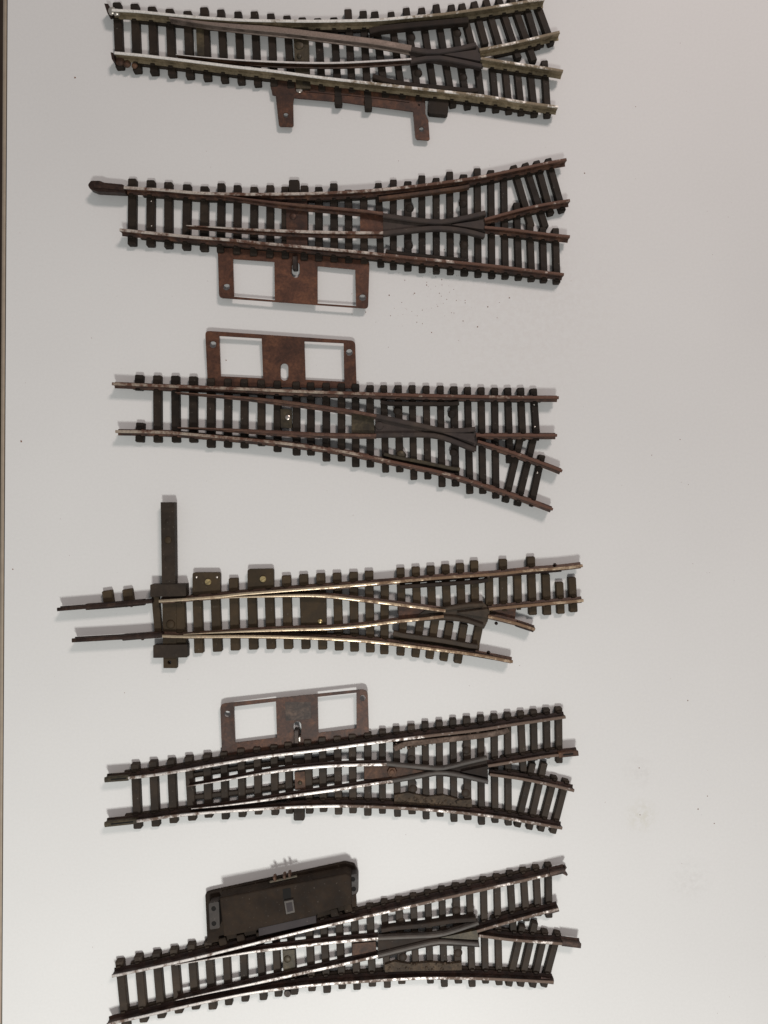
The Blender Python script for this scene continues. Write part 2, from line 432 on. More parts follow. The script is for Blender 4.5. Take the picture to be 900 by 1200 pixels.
# ------------------------------------------------------------------ the setting
def structure(o): o['kind'] = 'structure'; return o
eT, eB = P(9.0, 0), P(2.6, 1200)
sl = (eB.x-eT.x)/(eB.y-eT.y)
def ex(y, off=0): return eT.x+(y-eT.y)*sl+off
mb = MB(); mb.prism([Vector((ex(-520), -520, 0)), Vector((520, -520, 0)), Vector((520, 520, 0)), Vector((ex(520), 520, 0))], [], -25, 0)
structure(mb.build('tabletop', 'table'))
mb = MB(); mb.prism([Vector((ex(-520, -0.45), -520, 0)), Vector((ex(-520, -0.01), -520, 0)), Vector((ex(520, -0.01), 520, 0)), Vector((ex(520, -0.45), 520, 0))], [], -24, -0.25)
structure(mb.build('tabletop_seam', 'seam'))
mb = MB(); rs = []
for y in (-520, 520):
    rs.append([(ex(y, -0.46)+x, y, z) for x, z in ((0, -24), (0, -0.1), (-0.7, -0.1), (-1.5, -0.45), (-2.1, -1.2), (-2.4, -2.4), (-2.5, -24))])
mb.rings(rs); structure(mb.build('tabletop_edge_band', 'edge'))
mb = MB(); mb.add([(-1500, -1500, -730), (1500, -1500, -730), (1500, 1500, -730), (-1500, 1500, -730)], [[0, 1, 2, 3]])
structure(mb.build('floor', 'floor'))

GROUP = 'model railway turnouts laid out on the white table'

def turnout(rt, sleepers, stock, blades, exits, mats, smat, inward, blade_kw=({}, {}), web=True, tipl=38):
    """rails, sleepers and webs of one turnout; returns the paths"""
    side, head = mats; ps = []
    for pts in stock:
        ps.append(rail(pts, (side, head), rt, 'stock_rail'))
    bl = []
    for pts, kw in zip(blades, blade_kw):
        k = dict(head=0.6, foot=1.15, dz=-0.12, tip=tipl, z0=2.5); k.update(kw)
        m = k.pop('mats', (side, head))
        bl.append(rail(pts, m, rt, 'point_blade', **k))
    exs = [rail(pts, (side, head), rt, 'crossing_rail', dz=-0.06) for pts in exits]
    for s in sleepers:
        x0, y0, x1, y1 = s[:4]
        wd = s[4] if len(s) > 4 else (9.8 if x0 < 250 else 9.0 if x0 < 440 else 8.3)
        sleeper(x0, y0, x1, y1, wd, rt, smat, ps+exs, inward)
    if web:
        webs(rt, ps+exs, smat, 1.55 if inward == 'up' else 1.25)
    return ps, bl, exs

# ================================================================== 1: top turnout
t = root('railway_turnout', 395, 70, 'topmost track piece, brassy rails on black sleepers, two small rusty tabs hanging below', 'railway turnout', GROUP)
S1 = [(136.6,2.4,141.8,82.4),(157.4,4,162.2,86.6),(177.6,7.4,182.2,89),(198.4,10,203,91.5),(219.4,12.5,223.8,93.5),(238.8,8.2,244.2,95.8),
 (258.4,10.8,264.2,98),(278.6,13.2,283.6,100),(297.8,13,302.8,102.5),(317,15.5,322,105),(336,18,342,107),(354,20,359,109),(372,21,378,111),(391,20,397,124),
 (407.6,10.5,413,112),(425.4,12.4,431.7,128),(438.8,13.2,452,118),(458,13.6,472,119),(475.8,8.8,491,122),(493.8,8.8,511,125),(510.8,4.8,530.7,127),
 (528.6,5.2,548,129),(540.8,4,553,58),(559,72,565.3,131),(555,1.6,568.5,56),(577,78,581,132.5),(569,-1,586,62),(584,-3,607,72),(598,-6,625,75),
 (612,-8,630,58.5),(625,-8,645.6,54.8),(592,78,596.3,134.5),(606,80,610.7,136),(621,80,626,138),(638,70.5,641,139)]
ps, bl, exs = turnout(t, S1,
 [[(131,11.5),(160,13),(200,17),(240,20.5),(280,23),(320,24),(380,24.3),(440,22.8),(480,19.5),(520,16),(550,12),(580,7.5),(610,2.5),(638,-1.5)],
  [(134,61.5),(166,64.5),(200,68.5),(240,73.5),(280,78.5),(320,83),(380,91),(440,97.8),(500,104.5),(566,112),(613,119.5),(654,125)]],
 [[(198,20.5),(240,26.5),(280,30.5),(320,34),(360,38.5),(400,43.5),(440,48.5),(482,56)],
  [(206,63.6),(240,67),(280,70),(320,72),(360,73.3),(400,73.2),(440,71.3),(482,68.8)]],
 [[(562,58),(600,50.5),(640,41),(656,37)],[(564,68),(600,73.5),(640,79.5),(660,83)]],
 ('side1','head1'),'sleeper','down', ({'head':1.15,'foot':1.1,'mats':('head_blade','head_blade')},{'head':0.38,'foot':0.6,'mats':('side4','head1b')}))
frog(t, [(480,54),(503,57.5),(520,57),(557,50.5),(562,57),(563.5,71),(566,78.5),(540,78),(500,71),(481,74)],
 [[(480,56.5),(500,60),(515,60),(532,57.5),(558,51.5)],[(481,71),(500,67.5),(515,67),(535,70.5),(565,77)]], [(520,63.5),(562.5,57.5),(563,71.5)],'frog')
bar([(433,36),(445,33),(475,29.5),(520,25.5),(542,23.5),(549,23)], t,'check_rail','frog_dark',1.15,2.3,4.6)
bar([(437,88.5),(450,93),(480,98.5),(520,102.5),(550,105.5),(560,105)], t,'check_rail','frog_dark',0.95,2.3,4.6)
plate([(448,98),(450,110),(560,118),(562,108)],t,'check_rail_base','sleeper',1.2,2.42)
plate([(440,35),(440,27),(548,18),(549,26)],t,'check_rail_base','sleeper',1.2,2.42)
for q in ([(122,4),(127,4.5),(129.5,15),(126,16)],[(129.5,61),(133,62),(134,70),(131,69.5)]):
    plate(q,t,'broken_joiner','joiner',1.5,4.6,r=0.2)
mb=MB(); mb.dome(P(130.5,11.5,5),1.7,4.2,1.1); mb.dome(P(136,13,5),1.5,4.0,1.2); mb.build('solder_blob','steel_dot',t,True)
mb=MB(); mb.dome(P(138,67,5),1.9,2.6,1.0); mb.dome(P(146,70,5),1.6,2.5,0.8); mb.dome(P(155,72,5),1.3,2.5,0.7); mb.build('rust_lump','copper',t,True)
plate([(229.5,30),(238.5,31),(239.5,66),(231,65)],t,'cross_strap','olive',2.36,2.75)
tb = plate([(343,26),(361,27),(364,104),(347,103)],t,'tie_bar','olive',2.36,2.9)
bead(tb,350.5,52,5.5,2.9,0.5,'olive','rivet'); bead(tb,350.5,65,3.2,2.9,0.5,'olive','rivet')
for x,y in ((482,43),(536,38),(490,85),(543,90)): bead(t,x,y,5,2.0,0.75,'sleeper','boss')
mp = plate([(316,92),(319,111),(323,112),(326.7,146.3),(328.5,148.2),(342.5,148.6),(344,147),(343.5,121),(344.5,114.7),(400,119.5),(484,130.7),(486.7,161),(488.5,163.4),(502,164.4),(503.6,162.8),(502,141),(498.7,134.7),(498.3,114),(440,102)],
 t,'mounting_plate','plate_dark',1.5,2.0,[circ(334.8,134.7,3.1,2),circ(494,151.5,3.1,2),circ(378,108,1.3,2),circ(453,116,1.1,2,8),circ(472.5,118,1.1,2,8),circ(491,123,1.1,2,8)],label='thin rusty strip with two hanging tabs, each with a small hole')
bead(mp,350.7,104,4.2,2.0,0.5,'steel_dot','rivet')
bar([(357,106.5),(420,112),(480,119)],mp,'groove_wire','plate_dark',0.25,2.0,2.25,ch=0.05)
mb=MB(); mb.box(P(396.5,119.5,2),0,1.5,1.6,0.4,2.9); mb.build('lug','sleeper',t)
mb=MB(); mb.box(P(431.5,122.5,2),0,1.5,2.2,0.4,2.9); mb.build('lug','sleeper',t)
mb=MB(); mb.box(P(513.5,126,2),-0.09,4.1,3.1,0.4,2.6); mb.build('end_block','sleeper',t)

# ================================================================== 2
t = root('railway_turnout', 405, 270, 'second track piece from the top, rusty two-window plate hanging below its rails', 'railway turnout', GROUP)
S2 = [(154.8,209,156,289),(176.4,210.8,177.6,290),(197,213,198.6,292),(219,215.6,219.2,293.8),(239.4,218,240,295.4),(259,214.3,259.4,298),(278,216.6,278.4,300),
 (297.6,218.6,298,302),(316.4,216.6,317,304),(334,218.4,335,305),(356.6,217,357,307),(373.4,218.6,374,308),(391,214.4,392,309),(408,222,409,310),(426,222,427,311),
 (443.4,214,446.3,313.6),(461,210.2,461,316.4),(478,212,478,318,9),(494.4,205.2,494.7,320),(511.2,208,511.3,321.6),(527,200.8,527.7,322.4),(543.4,204,544,324,9),
 (559.4,196.8,560,325.6),(575.3,199,576,327),(590.4,203,591.7,327.7),(605.5,237,607.3,329),(621,262,622.3,330.6),(636,266,636.7,332),(651,267,651.7,333.6),
 (601.4,193.4,622,268),(615,190.8,638.5,269),(628.4,188,645,253.6),(642,185.4,658.4,250)]
turnout(t, S2,
 [[(145,219.5),(190,222.3),(230,225.8),(270,227),(310,227.3),(370,226.3),(410,224.5),(440,222.5),(480,218.5),(520,213.5),(560,207.5),(600,199.5),(640,191),(664,186.5)],
  [(140,269),(190,274),(230,278),(270,281),(310,285),(370,290.5),(430,296),(480,301.5),(540,307.5),(580,311.5),(620,316.5),(661,321.5)]],
 [[(238,226.5),(260,229),(290,233),(330,238),(370,241.8),(430,247.5),(449,250.5)],[(218,264),(250,266),(290,268.6),(350,271),(400,272.3),(449,272.6)]],
 [[(568,257),(610,245.5),(640,239),(668,234.5)],[(568,266),(600,269),(640,274),(668,277)]],
 ('side2','head2'),'sleeper','down',({'mats':('side2','head2r')},{}))
frog(t,[(449,250),(490,256),(520,257),(545,252),(568,248),(569,270),(568,278),(545,272),(515,269),(490,271),(449,275)],
 [[(449,252),(490,257.5),(518,259.3),(545,254.5),(569,249)],[(449,273),(485,268.8),(515,266.8),(545,270),(568,276)]],[(529,263.2),(567.5,257.5),(567.5,269)],'frog')
plate([(422,245),(449,248),(449,273),(422,272)],t,'frog_plate','plate',2.4,3.2)
bar([(444,232),(460,230),(500,225),(540,219.5),(550,217.5)],t,'check_rail','copper',0.7,2.3,4.5)
bar([(452,294),(465,297),(500,300.5),(540,304),(549,305.5)],t,'check_rail','frog_dark',0.8,2.3,4.3)
plate([(455,293),(457,305),(548,314),(548,303)],t,'check_rail_base','sleeper',1.2,2.45)
tb = plate([(335,226),(360,228),(360,296),(336,295)],t,'tie_bar','plate_dark',2.36,2.8)
bead(tb,343,253,4,2.8,0.4,'plate_dark','rivet')
mb=MB(); mb.box(P(344.8,221,2),math.pi/2,3.2,2.1,0.3,2.9); mb.build('tie_bar_end','sleeper',t)
for x,y in ((480,243),(543,238),(479,287),(544,287)): bead(t,x,y,5.2,2.0,0.85,'sleeper','boss')
for x,y in ((177,235.5),(177.3,264.5)): bead(t,x,y,0.9,2.2,0.25,'steel_dot','pin_hole')
mp = plate([(255,290),(257.5,350),(431.5,363),(433,306),(360,298)],t,'mounting_plate','plate',1.1,1.55,
 [pl([(272.2,302.2),(321,305.7),(322.1,351.9),(274.3,347.7)],2.6),pl([(371.8,310.8),(416.2,315),(417.3,358.9),(372.3,355.8)],2.6),circ(265.2,336,4.0,2.6),circ(424.8,348.8,4.0,2.6),slot(346.2,306,325,9,2.6)],
 r=1.6,zf=lift(305,355,-1),label='rusty plate with two square windows, hanging below the rails')
mb=MB(); mb.box(P(346,309,2.5),math.pi/2,2.6,1.0,0.9,4.0,0.3); mb.build('drive_pin','dark_metal',t)
plate([(103,216.5),(106.5,211.8),(117,211.8),(122,214),(144,216),(147,219),(147,226),(113,224.3),(105,221)],t,'rail_joiner','joiner',1.9,4.7,r=0.5)
bar([(110,217.5),(125,218.5),(146,221)],t,'joiner_ridge','joiner',0.75,4.5,5.2,ch=0.3)

# ================================================================== 3
t = root('railway_turnout', 395, 515, 'third track piece from the top, black sleepers, thin rusty two-window plate above its rails', 'railway turnout', GROUP)
S3 = [(163,439,163.6,458),(164.2,495,164.8,518.6),(184,439.6,186,519),(205,440,207.4,519),(226,440.8,227.6,519),(247,443,248,525),(267,443.5,267.6,525),(286,444,287,525.6),
 (306,445,306.7,523),(325,446,325.5,530),(347,447,347.8,534),(364,448,364.6,534),(382,448.5,382.7,541),(400,449,400.3,541),(416.5,449.5,417,547.6),
 (433.6,451,434,548),(449.6,451,452,554),(466.6,451,468.6,553.6,9),(483,451,485,562.6),(499.4,451.6,501.4,562),(516,451.6,518,571),(532,452.4,533.8,570.4,9),
 (548,453,550.4,579),(564,453.4,565.6,579),(579.8,454,580.8,584.6),(595.2,454,597,543),(610.4,454,612,517),(625.2,455,628,512),
 (610,514,591.4,589),(626,512,605.4,593),(635.5,533,622,590)]
turnout(t, S3,
 [[(131,449.5),(190,452),(240,454),(290,456),(340,458.3),(400,460.5),(480,463),(580,465.2),(655,465.8)],
  [(135,505.5),(190,506.5),(230,509.5),(290,515),(340,520.5),(400,529),(440,537),(480,545.5),(520,554.5),(580,573),(620,586.5),(648,597)]],
 [[(205,459.5),(250,463),(297,467),(363,475),(414,482.5),(441,487.5)],[(208,501),(250,502.3),(319,506.5),(363,508.8),(400,509.8),(441,510)]],
 [[(558,510),(600,510),(653,510)],[(560,517),(600,530),(640,544.5),(659,552)]],
 ('side2','head3'),'sleeper','down',({'mats':('side2','head2r')},{'mats':('side2','head2r')}))
frog(t,[(440,485),(490,496),(520,502.5),(557,501),(558,509),(559,519),(558,529),(520,515.5),(495,512),(440,512)],
 [[(440,487.5),(490,498),(520,504.3),(545,504),(557,502.8)],[(440,510),(495,509.5),(520,513),(557,527.3)]],[(519,507.3),(555.5,508),(556.5,519.5)],'frog')
fp = plate([(412,483),(438,488),(439,508),(412,507)],t,'frog_plate','olive',2.4,3.1); bead(t,444.5,498.5,5.2,3.5,0.5,'frog','rivet')
bar([(446,471),(456,472.5),(500,473),(530,473),(538,472)],t,'check_rail','frog_dark',0.8,2.3,4.2)
bar([(450,532),(460,535),(497,542),(530,549),(539,550)],t,'check_rail','olive',0.75,2.3,4.0)
plate([(452,534),(452,541),(537,559),(538,550)],t,'check_rail_base','sleeper',1.2,2.45)
tb = plate([(328.8,479),(342,480),(342,502),(329,501)],t,'tie_bar','olive',2.36,2.95); bead(tb,337,489,3.2,2.95,0.4,'steel_dot','rivet')
bead(t,470,533.5,6,2.4,0.9,'olive','grime_lump')
for x,y in ((466,481),(530,485),(532,530)): bead(t,x,y,5.2,2.0,0.8,'sleeper','boss')
for x,y in ((626,474),(627,500),(630,554)): bead(t,x,y,1.1,2.2,0.25,'steel_dot','pin_hole')
mp = plate([(241.4,388.5),(416.3,400),(418,455),(243.3,452)],t,'mounting_plate','plate',1.1,1.5,
 [pl([(257,393.8),(306.7,396.7),(307.8,442.7),(258.2,440.4)],2.4),pl([(356.7,400),(402.7,402.2),(403.3,446.7),(357.8,444.4)],2.4),circ(249.6,403.8,3.9,2.4),circ(409.3,412.7,3.9,2.4),slot(333,425.5,445.5,9,2.4)],
 r=1.8,zf=lift(445,392,1),label='rusty plate with two square windows, standing above the rails')

# ================================================================== 4
t = root('railway_turnout', 395, 725, 'brown-sleepered track piece with coppery rails and a long dark bar at its left end', 'railway turnout', GROUP)
S4 = [(126.7,691.5,127,707,11.5),(150.4,689.8,150.6,706,11.5),(211,700,212,760,13.5),(232,694,233,765.6,11),(253,695,254.8,764,11),(274.4,677,275.6,762.6,11),(295.5,690,297,761.6,11),
 (316,690,317.6,761,11),(336,674,338,761,10.8),(356,672.6,358.4,761,10.6),(376,671.4,378,761.6,10.6),(395,671,397.4,762.6,10.4),(414.4,670,415.4,764,10.4),(432.4,668.6,434,765,10.4),
 (451,685,450.4,767,10),(469.2,665,471,720,9.8),(473,722,469.2,768.6,9.6),(487,663.8,489,716,9.8),(493,724,486.6,770.6,9.6),(504.4,662.6,506.5,714,9.8),(510,725,503.2,772.4,9.6),
 (521.6,661,524,712,9.8),(527,728,519.6,775,9.6),(538.6,659.6,541,710,9.8),(543.5,730,536.2,777.6,9.6),(555.2,656.5,557,710,9.8),(561,733,555.5,764,9.6),
 (572.5,674,574,716,9.6),(588.8,654.8,590.5,713,9.6),(605.5,673,607.3,712,9.6),(621.2,652,624.6,721,9.8),(638.5,672,641.5,721,9.8),(654.5,681.6,657.5,719.6,9.2),(669,676,672.5,717.6,9.4)]
ps4, bl4, ex4 = turnout(t, S4,
 [[(186,704.7),(220,702.4),(260,699),(280,696.6),(340,691.8),(400,687.3),(460,682.2),(520,677),(580,673),(620,668.8),(658,666),(683,663)],
  [(190,745.5),(220,746.3),(280,746),(340,747),(400,749.6),(440,752.6),(500,760),(560,768),(601,775.8)]],
 [[(236,702.6),(270,700.3),(306,699),(350,697.8),(382,698.8),(420,703),(460,707.8),(522,716)],
  [(215,743.5),(280,740.2),(340,738),(384,736.8),(430,733),(460,729),(500,725),(520,722.5)]],
 [[(573,714),(620,709.5),(684,703.8)],[(572,722.5),(606,731),(627,738)]],
 ('side4','head4'),'sleeper_brown','up',({'dz':-0.14},{}),web=False)
webs(t,[path_px(q,2) for q in ([(206,702),(340,690),(600,671),(655,665)],[(206,743),(300,743.5),(380,745.5),(440,750),(545,764.5)])],'sleeper_brown')
# loose rail ends carried past the sleepers
rail([(66.7,714.4),(105,711.3),(140,708.3),(178,705)],('joiner','joiner'),t,'rail_end',head=0.7,foot=0.9)
rail([(84,750.7),(145,747.2),(190,744)],('joiner','joiner'),t,'rail_end',head=0.8,foot=0.9)
joiner([(100,711.6),(130,709.4),(168,706)],t,z0=2.2,z1=4.6); joiner([(143,747.6),(165,745.8),(189,744)],t,z0=2.2,z1=4.6)
joiner([(575,675.2),(610,671.5),(658,667.5)],t,hw=0.95,z0=2.2,z1=4.3); joiner([(606,731.5),(626,738)],t,hw=1.15,z0=2.2,z1=5.0)
joiner([(555,766.8),(578,770.8)],t,hw=1.0,z0=2.2,z1=4.0)
for x,y in ((104,713),(147,710),(153,710),(582,731),(166,749),(573,765),(651,662)): bead(t,x,y,2,2.6,1.2,'joiner','clip')
mb=MB(); mb.prism(pl([(188.2,588.5),(204.2,588.5),(205.5,690),(189.8,690)],4.2),[],1.0,4.2)
o=mb.build('throw_bar','sleeper_pale',t); o['label']='tall dark bar reaching up past the rails'
bead(o,196.3,633,4.3,4.2,0.6,'sleeper_brown','screw')
for yy in (612,655): bead(o,196.5,yy,4,4.15,0.25,'sleeper_pale','dimple')
plate([(190,698),(206.5,698),(207,783),(191.5,783)],t,'tie_bar','sleeper_brown',0.6,2.6,[circ(198.5,776.3,2.3,2.6)])
bead(t,199,732,5.2,2.6,0.9,'sleeper_brown','boss')
for q in ([(176,685),(217.5,684.5),(218,698.5),(176,699.5)],[(179.5,756),(219.5,755.5),(219.5,770.5),(179.5,771)]):
    plate(q,t,'bar_guide','sleeper_pale',0.3,4.6 if q[0][1]<700 else 3.4,r=0.4)
plate([(177.5,699),(186,700),(189,741),(181,741)],t,'spring_strip','sleeper_brown',1.6,2.9)
for q,s in (([(225.6,672.5),(227,671),(256,670.8),(257.8,672.5),(258,696),(225.4,697)],(243.6,682)),([(290,668.8),(291.5,667),(319,666.5),(320.5,668.5),(320.7,691),(290,692.5)],(308,678.6))):
    pd=plate(q,t,'mounting_pad','sleeper_brown',0.3,2.6,r=0.3); screw(pd,s[0],s[1],3.6,2.6,'brass',0.6)
for x in (230,254): bead(t,x,676.5,1.6,2.6,0.35,'steel_dot','pin')
tb=plate([(352,700),(382.5,700),(383,737),(353,738)],t,'tie_bar','sleeper_brown',1.8,2.7); bead(tb,375,728.5,3.2,2.7,0.7,'brass','rivet')
frog(t,[(500,714),(545,706.5),(565,704),(571,711),(574,718),(571.5,728),(567,737),(545,729),(520,727),(490,728),(490,721)],
 [[(510,716),(530,712.5),(550,709.5),(566,709)],[(505,723.5),(532,724.8),(550,728.5),(566,734)]],[(536,718),(574,713.5),(573,724)],'frog_brown',4.9,0.85)
plate([(467,709),(500,714),(500,723),(467,727)],t,'frog_plate','plate_dark',2.4,3.1)
plate([(575,713),(605,713),(603,729),(575,723)],t,'frog_plate','plate_dark',1.6,2.5)
bar([(469,688),(480,687.3),(530,684),(560,681.8),(572,680)],t,'check_rail','frog_dark',0.8,2.3,4.6)
bar([(461,742),(470,744.5),(520,751.5),(550,757),(560,758)],t,'check_rail','frog_brown',0.95,2.3,4.6)
plate([(461,742),(461,750),(561,764),(562,757)],t,'check_rail_base','sleeper_brown',1.2,2.45)

# ================================================================== 5
t = root('railway_turnout', 400, 915, 'second track piece from the bottom, rusty nut in its middle, two-window plate above', 'railway turnout', GROUP)
S5 = [(159.6,893,161.2,971.6),(180.6,890,182.4,969),(201.6,888,203.4,965),(222,884.6,225.2,962),(243.5,882,244.4,958.6),(263.3,879,264,960.6),(283.3,875,283.8,958),(302,873.6,302.7,955),
 (321.8,871,322.2,955.6),(338.2,868,339.3,954),(361,865,362.7,954),(377.8,862,379,952),(395.5,861,396.7,955),(413,858.6,413.6,953.5),(431,857,431,956.4),(448.2,853.6,448.2,954),
 (464.2,851,466,957.6),(481.6,848,483,954.6,9),(498,845,499.6,960.6),(514.4,843.4,516,957.6),(530.4,840.8,532.3,963.6),(546.5,839,548.4,961.4,9),(562.8,837.3,564.6,967),
 (578.6,836,580.4,964.8),(594.2,834,596,967.8),(609.4,832.4,613.5,905),(624.4,830.6,626.5,888),(639.4,829,641.5,884),(653.6,827.6,655.5,894.6),
 (623.5,892,606,969.6),(637,892,620,972.6),(649,908,633.4,974.6),(662.6,912,647.6,977)]
ps5, bl5, ex5 = turnout(t, S5,
 [[(122,914.5),(170,910),(220,902.5),(240,898.7),(306.7,887.5),(373,879.5),(440,870.5),(500,863),(560,856),(600,849.7),(640,844),(663,840.5)],
  [(122,967),(170,961.5),(200,957),(240,953),(290,949.5),(340,946.5),(400,945),(460,947),(520,951),(580,957.5),(620,964),(659,971)]],
 [[(220,921.5),(255,916),(306.7,907),(351,901),(396,897.5),(453,896)],[(224,948),(260,944.5),(300,939.5),(350,932),(396,925.5),(440,918.5),(460,916)]],
 [[(572,898),(600,893.5),(640,887),(678,883)],[(574,908),(610,913),(640,919),(673,927)]],
 ('side5','head5'),'sleeper_pale','up',({'foot':0.9},{'foot':0.9}))
webs(t,[path_px(q,1.5) for q in ([(226,909),(306,897),(400,888)],[(226,935),(306,926),(400,912)])],'sleeper_pale',1.0,0)
frog(t,[(453,893),(500,898),(520,899),(545,892),(571,887),(572,911),(572,919),(540,912),(512,909),(455,919)],
 [[(453,896),(500,900.5),(520,901),(545,895),(571,889)],[(455,917),(485,911.5),(512,906.5),(535,908.5),(572,917)]],[(540,904.5),(571,898),(571,910.5)],'frog_dark',wing_w=0.75,wing_mat='wing')
fp=plate([(427,897),(452,896.5),(497,903.5),(455,914),(427,913)],t,'frog_plate','copper',2.4,3.75)
mb=MB(); mb.disc(P(459.5,905,4.8),2.0,3.7,4.7,6,0.2); mb.disc(P(459.5,905,5),1.0,4.7,5.3,12,0.2); mb.build('nut','copper',fp)
tb=plate([(345,905),(357,904),(358,925),(346,926)],t,'tie_bar','copper',2.36,2.95); bead(tb,351.3,918,2.6,2.95,0.5,'olive','rivet')
mb=MB(); mb.box(P(350.7,953,1.5),math.pi/2,2.6,2.2,0.3,2.5); mb.build('tie_bar_end','sleeper_pale',t)
bar([(462,878),(475,872),(510,868.5),(560,863),(590,858),(596,855)],t,'check_rail','crust',1.1,2.3,4.4,label='check rail caked in rusty dirt')
mb=MB()
for i in range(230):
    u=random.random()**0.9; x=462+134*u; y=876.5-21*u+random.uniform(-4.5,4.5)*(1-0.4*u)
    mb.dome(P(x,y,4.2),random.uniform(0.2,0.62),random.uniform(2.6,3.7),random.uniform(0.4,1.0),6)
mb.build('rust_crust','crust',t)
def dirty_base(t, pts, x0, y0, x1, y1, m):
    plate(pts,t,'check_rail_base',m,1.8,3.2)
    mb=MB()
    for i in range(90):
        u=random.random(); mb.dome(P(x0+(x1-x0)*u,y0+(y1-y0)*u+random.uniform(-4,4),3.4),random.uniform(0.2,0.7),random.uniform(2.4,3.2),random.uniform(0.25,0.7),6)
    mb.build('grime_crust',m,t)
dirty_base(t,[(462,932),(478,929),(500,934),(520,932),(541,938),(553,937),(553,946),(462,942)],465,937,550,942,'crust_dark')
for x,y in ((482,890),(547,880),(484,925),(546,930)): bead(t,x,y,5.2,2.0,0.85,'sleeper_pale','boss')
mp = plate([(258.7,826.5),(262,823.5),(427,806.5),(431,810),(432.5,862),(260,886)],t,'mounting_plate','plate_dark',1.1,1.55,
 [pl([(273.8,828.2),(323.3,822.2),(324,865.6),(274.9,871.6)],2.7),pl([(372.2,816.7),(417.8,811.6),(417.8,854.4),(372.9,860)],2.7),circ(266.2,837.3,3.9,2.7),circ(424.9,818.2,3.6,2.7),slot(348.2,846,863,9,2.7)],
 r=1.3,zf=lift(865,815,1),label='rusty plate with two square windows, standing above the dark rails')
plate([(334,822.5),(364,819),(365,842),(335,845)],mp,'glue_patch','dark_metal',2.0,2.62)
mb=MB(); mb.box(P(348,861.5,2),math.pi/2,2.8,1.0,0.6,4.0,0.3); mb.build('drive_pin','dark_metal',t)
mb=MB(); mb.box(P(351,866.5,4.4),math.pi/2,0.9,0.35,2.5,4.4,0.1); mb.build('pin_tip','steel_dot',t)
rail([(122.3,914.3),(150,912.2)],('olive','olive'),t,'rail_joiner',head=1.0,foot=1.3,dz=0.02,z0=2.2)
rail([(122.3,966.8),(160,962.8)],('olive','olive'),t,'rail_joiner',head=1.0,foot=1.3,dz=0.02,z0=2.2)
for q in ([(130,913.6),(148,912.2)],[(130,965.9),(156,963.1)],[(660,884.7),(672,883.5)]): bar(q,t,'groove_shade','black',0.28,5.4,5.66,ch=0.02)  # black bars on top paint the shade of a groove
rail([(655,885.4),(678,883)],('copper','copper'),t,'rail_joiner',head=1.0,foot=1.3,dz=0.02,z0=2.2)

# ================================================================== 6
t = root('railway_turnout', 400, 1110, 'bottom track piece with a big black switch motor box above its rails', 'railway turnout', GROUP)
xs6 = [(245,1100,249.2,1183.4),(265,1096,268,1178.4),(285,1091,287.2,1174.2),(304,1086,308.7,1172.4),(323,1082,326.2,1168.4),(340,1079,345,1166),(362,1073,365.6,1162),(379,1070,383.3,1164),(397,1066,401,1159.4),(415,1062,418.4,1160.4)]
S6 = [(141.4,1123,147.5,1206),(163.4,1117,168.4,1198.6),(184.4,1113,189.2,1193.6),(204.8,1108.6,209.6,1188),(225,1103,229.4,1183.4)]+xs6+[
 (433.4,1058,436.4,1156.6),(450.2,1053,454,1158),(467.2,1050,471,1153.6,9),(484.2,1046,487.5,1146),(501,1042,504.6,1153),(517.4,1038,521,1157),(533.8,1034.2,537.4,1153,9),
 (549.7,1031,553.6,1157),(566,1027,569.2,1153),(581.6,1023.6,585.2,1155),(597,1019.6,602,1097),(612.4,1016,617,1080),(627.2,1013,631,1074),(641.6,1010,643.5,1076),
 (611.5,1082,596,1156),(626,1078,609.8,1156.6),(638,1088,624,1157.6),(653,1090,637,1157)]
turnout(t, S6,
 [[(131,1144.5),(170,1136.5),(230,1123),(296.7,1106.5),(363,1090),(400,1081.5),(460,1067.5),(520,1053.5),(580,1040),(644,1025.5)],
  [(125,1202),(132,1199.5),(170,1191),(210,1181.5),(250,1173),(296.7,1164),(363,1155.5),(430,1150.5),(480,1147.5),(520,1146.8),(580,1148),(649,1151.5)]],
 [[(205,1131),(230,1127),(296.7,1116),(363,1108),(400,1104),(443,1100.5)],[(206,1172.5),(250,1163),(296.7,1153.5),(363,1139),(400,1131),(443,1121)]],
 [[(559,1092),(600,1080),(655,1065.5)],[(561,1097),(600,1102),(640,1105),(665,1107)]],
 ('side5','head5'),'sleeper_pale','up',({'foot':0.9},{'foot':0.9}))
frog(t,[(443,1096),(510,1093),(530,1088),(560,1078),(561,1102),(562,1110),(515,1108),(495,1111),(443,1124)],
 [[(443,1100.5),(480,1098.8),(510,1097.3),(530,1093),(561,1082.5)],[(443,1121),(470,1114.5),(495,1108.5),(515,1105),(540,1106),(561,1107.7)]],[(516,1099),(559.5,1090),(560.5,1101.5)],'frog_dark',wing_w=0.7,nose_mat='olive',wing_mat='wing')
plate([(413,1106),(440,1103.5),(441,1115),(413,1120)],t,'frog_plate','copper',2.4,3.6)
bar([(447,1091),(460,1088.5),(500,1084.5),(530,1080),(558,1078)],t,'check_rail','frog_dark',0.9,2.3,4.7)
dirty_base(t,[(451,1131),(462,1127),(480,1130),(505,1128),(525,1130),(541,1128),(541,1137),(451,1139)],454,1134,538,1133,'crust_dark')
for x,y in ((470,1082),(535,1068),(472,1123),(537,1118)): bead(t,x,y,5.2,2.0,0.9,'sleeper_pale','boss')
tb=plate([(331,1114),(345,1113),(346,1137),(332,1138)],t,'tie_bar','olive',2.36,2.95); bead(tb,336.5,1125,4.3,2.95,0.6,'olive','rivet')
mb=MB(); mb.disc(P(337,1164,2),1.5,1.0,2.4,10,0.2); mb.build('tie_bar_end','dark_metal',t)
rail([(645,1025.2),(663,1021)],('joiner','joiner'),t,'rail_joiner',head=0.85,foot=1.2)
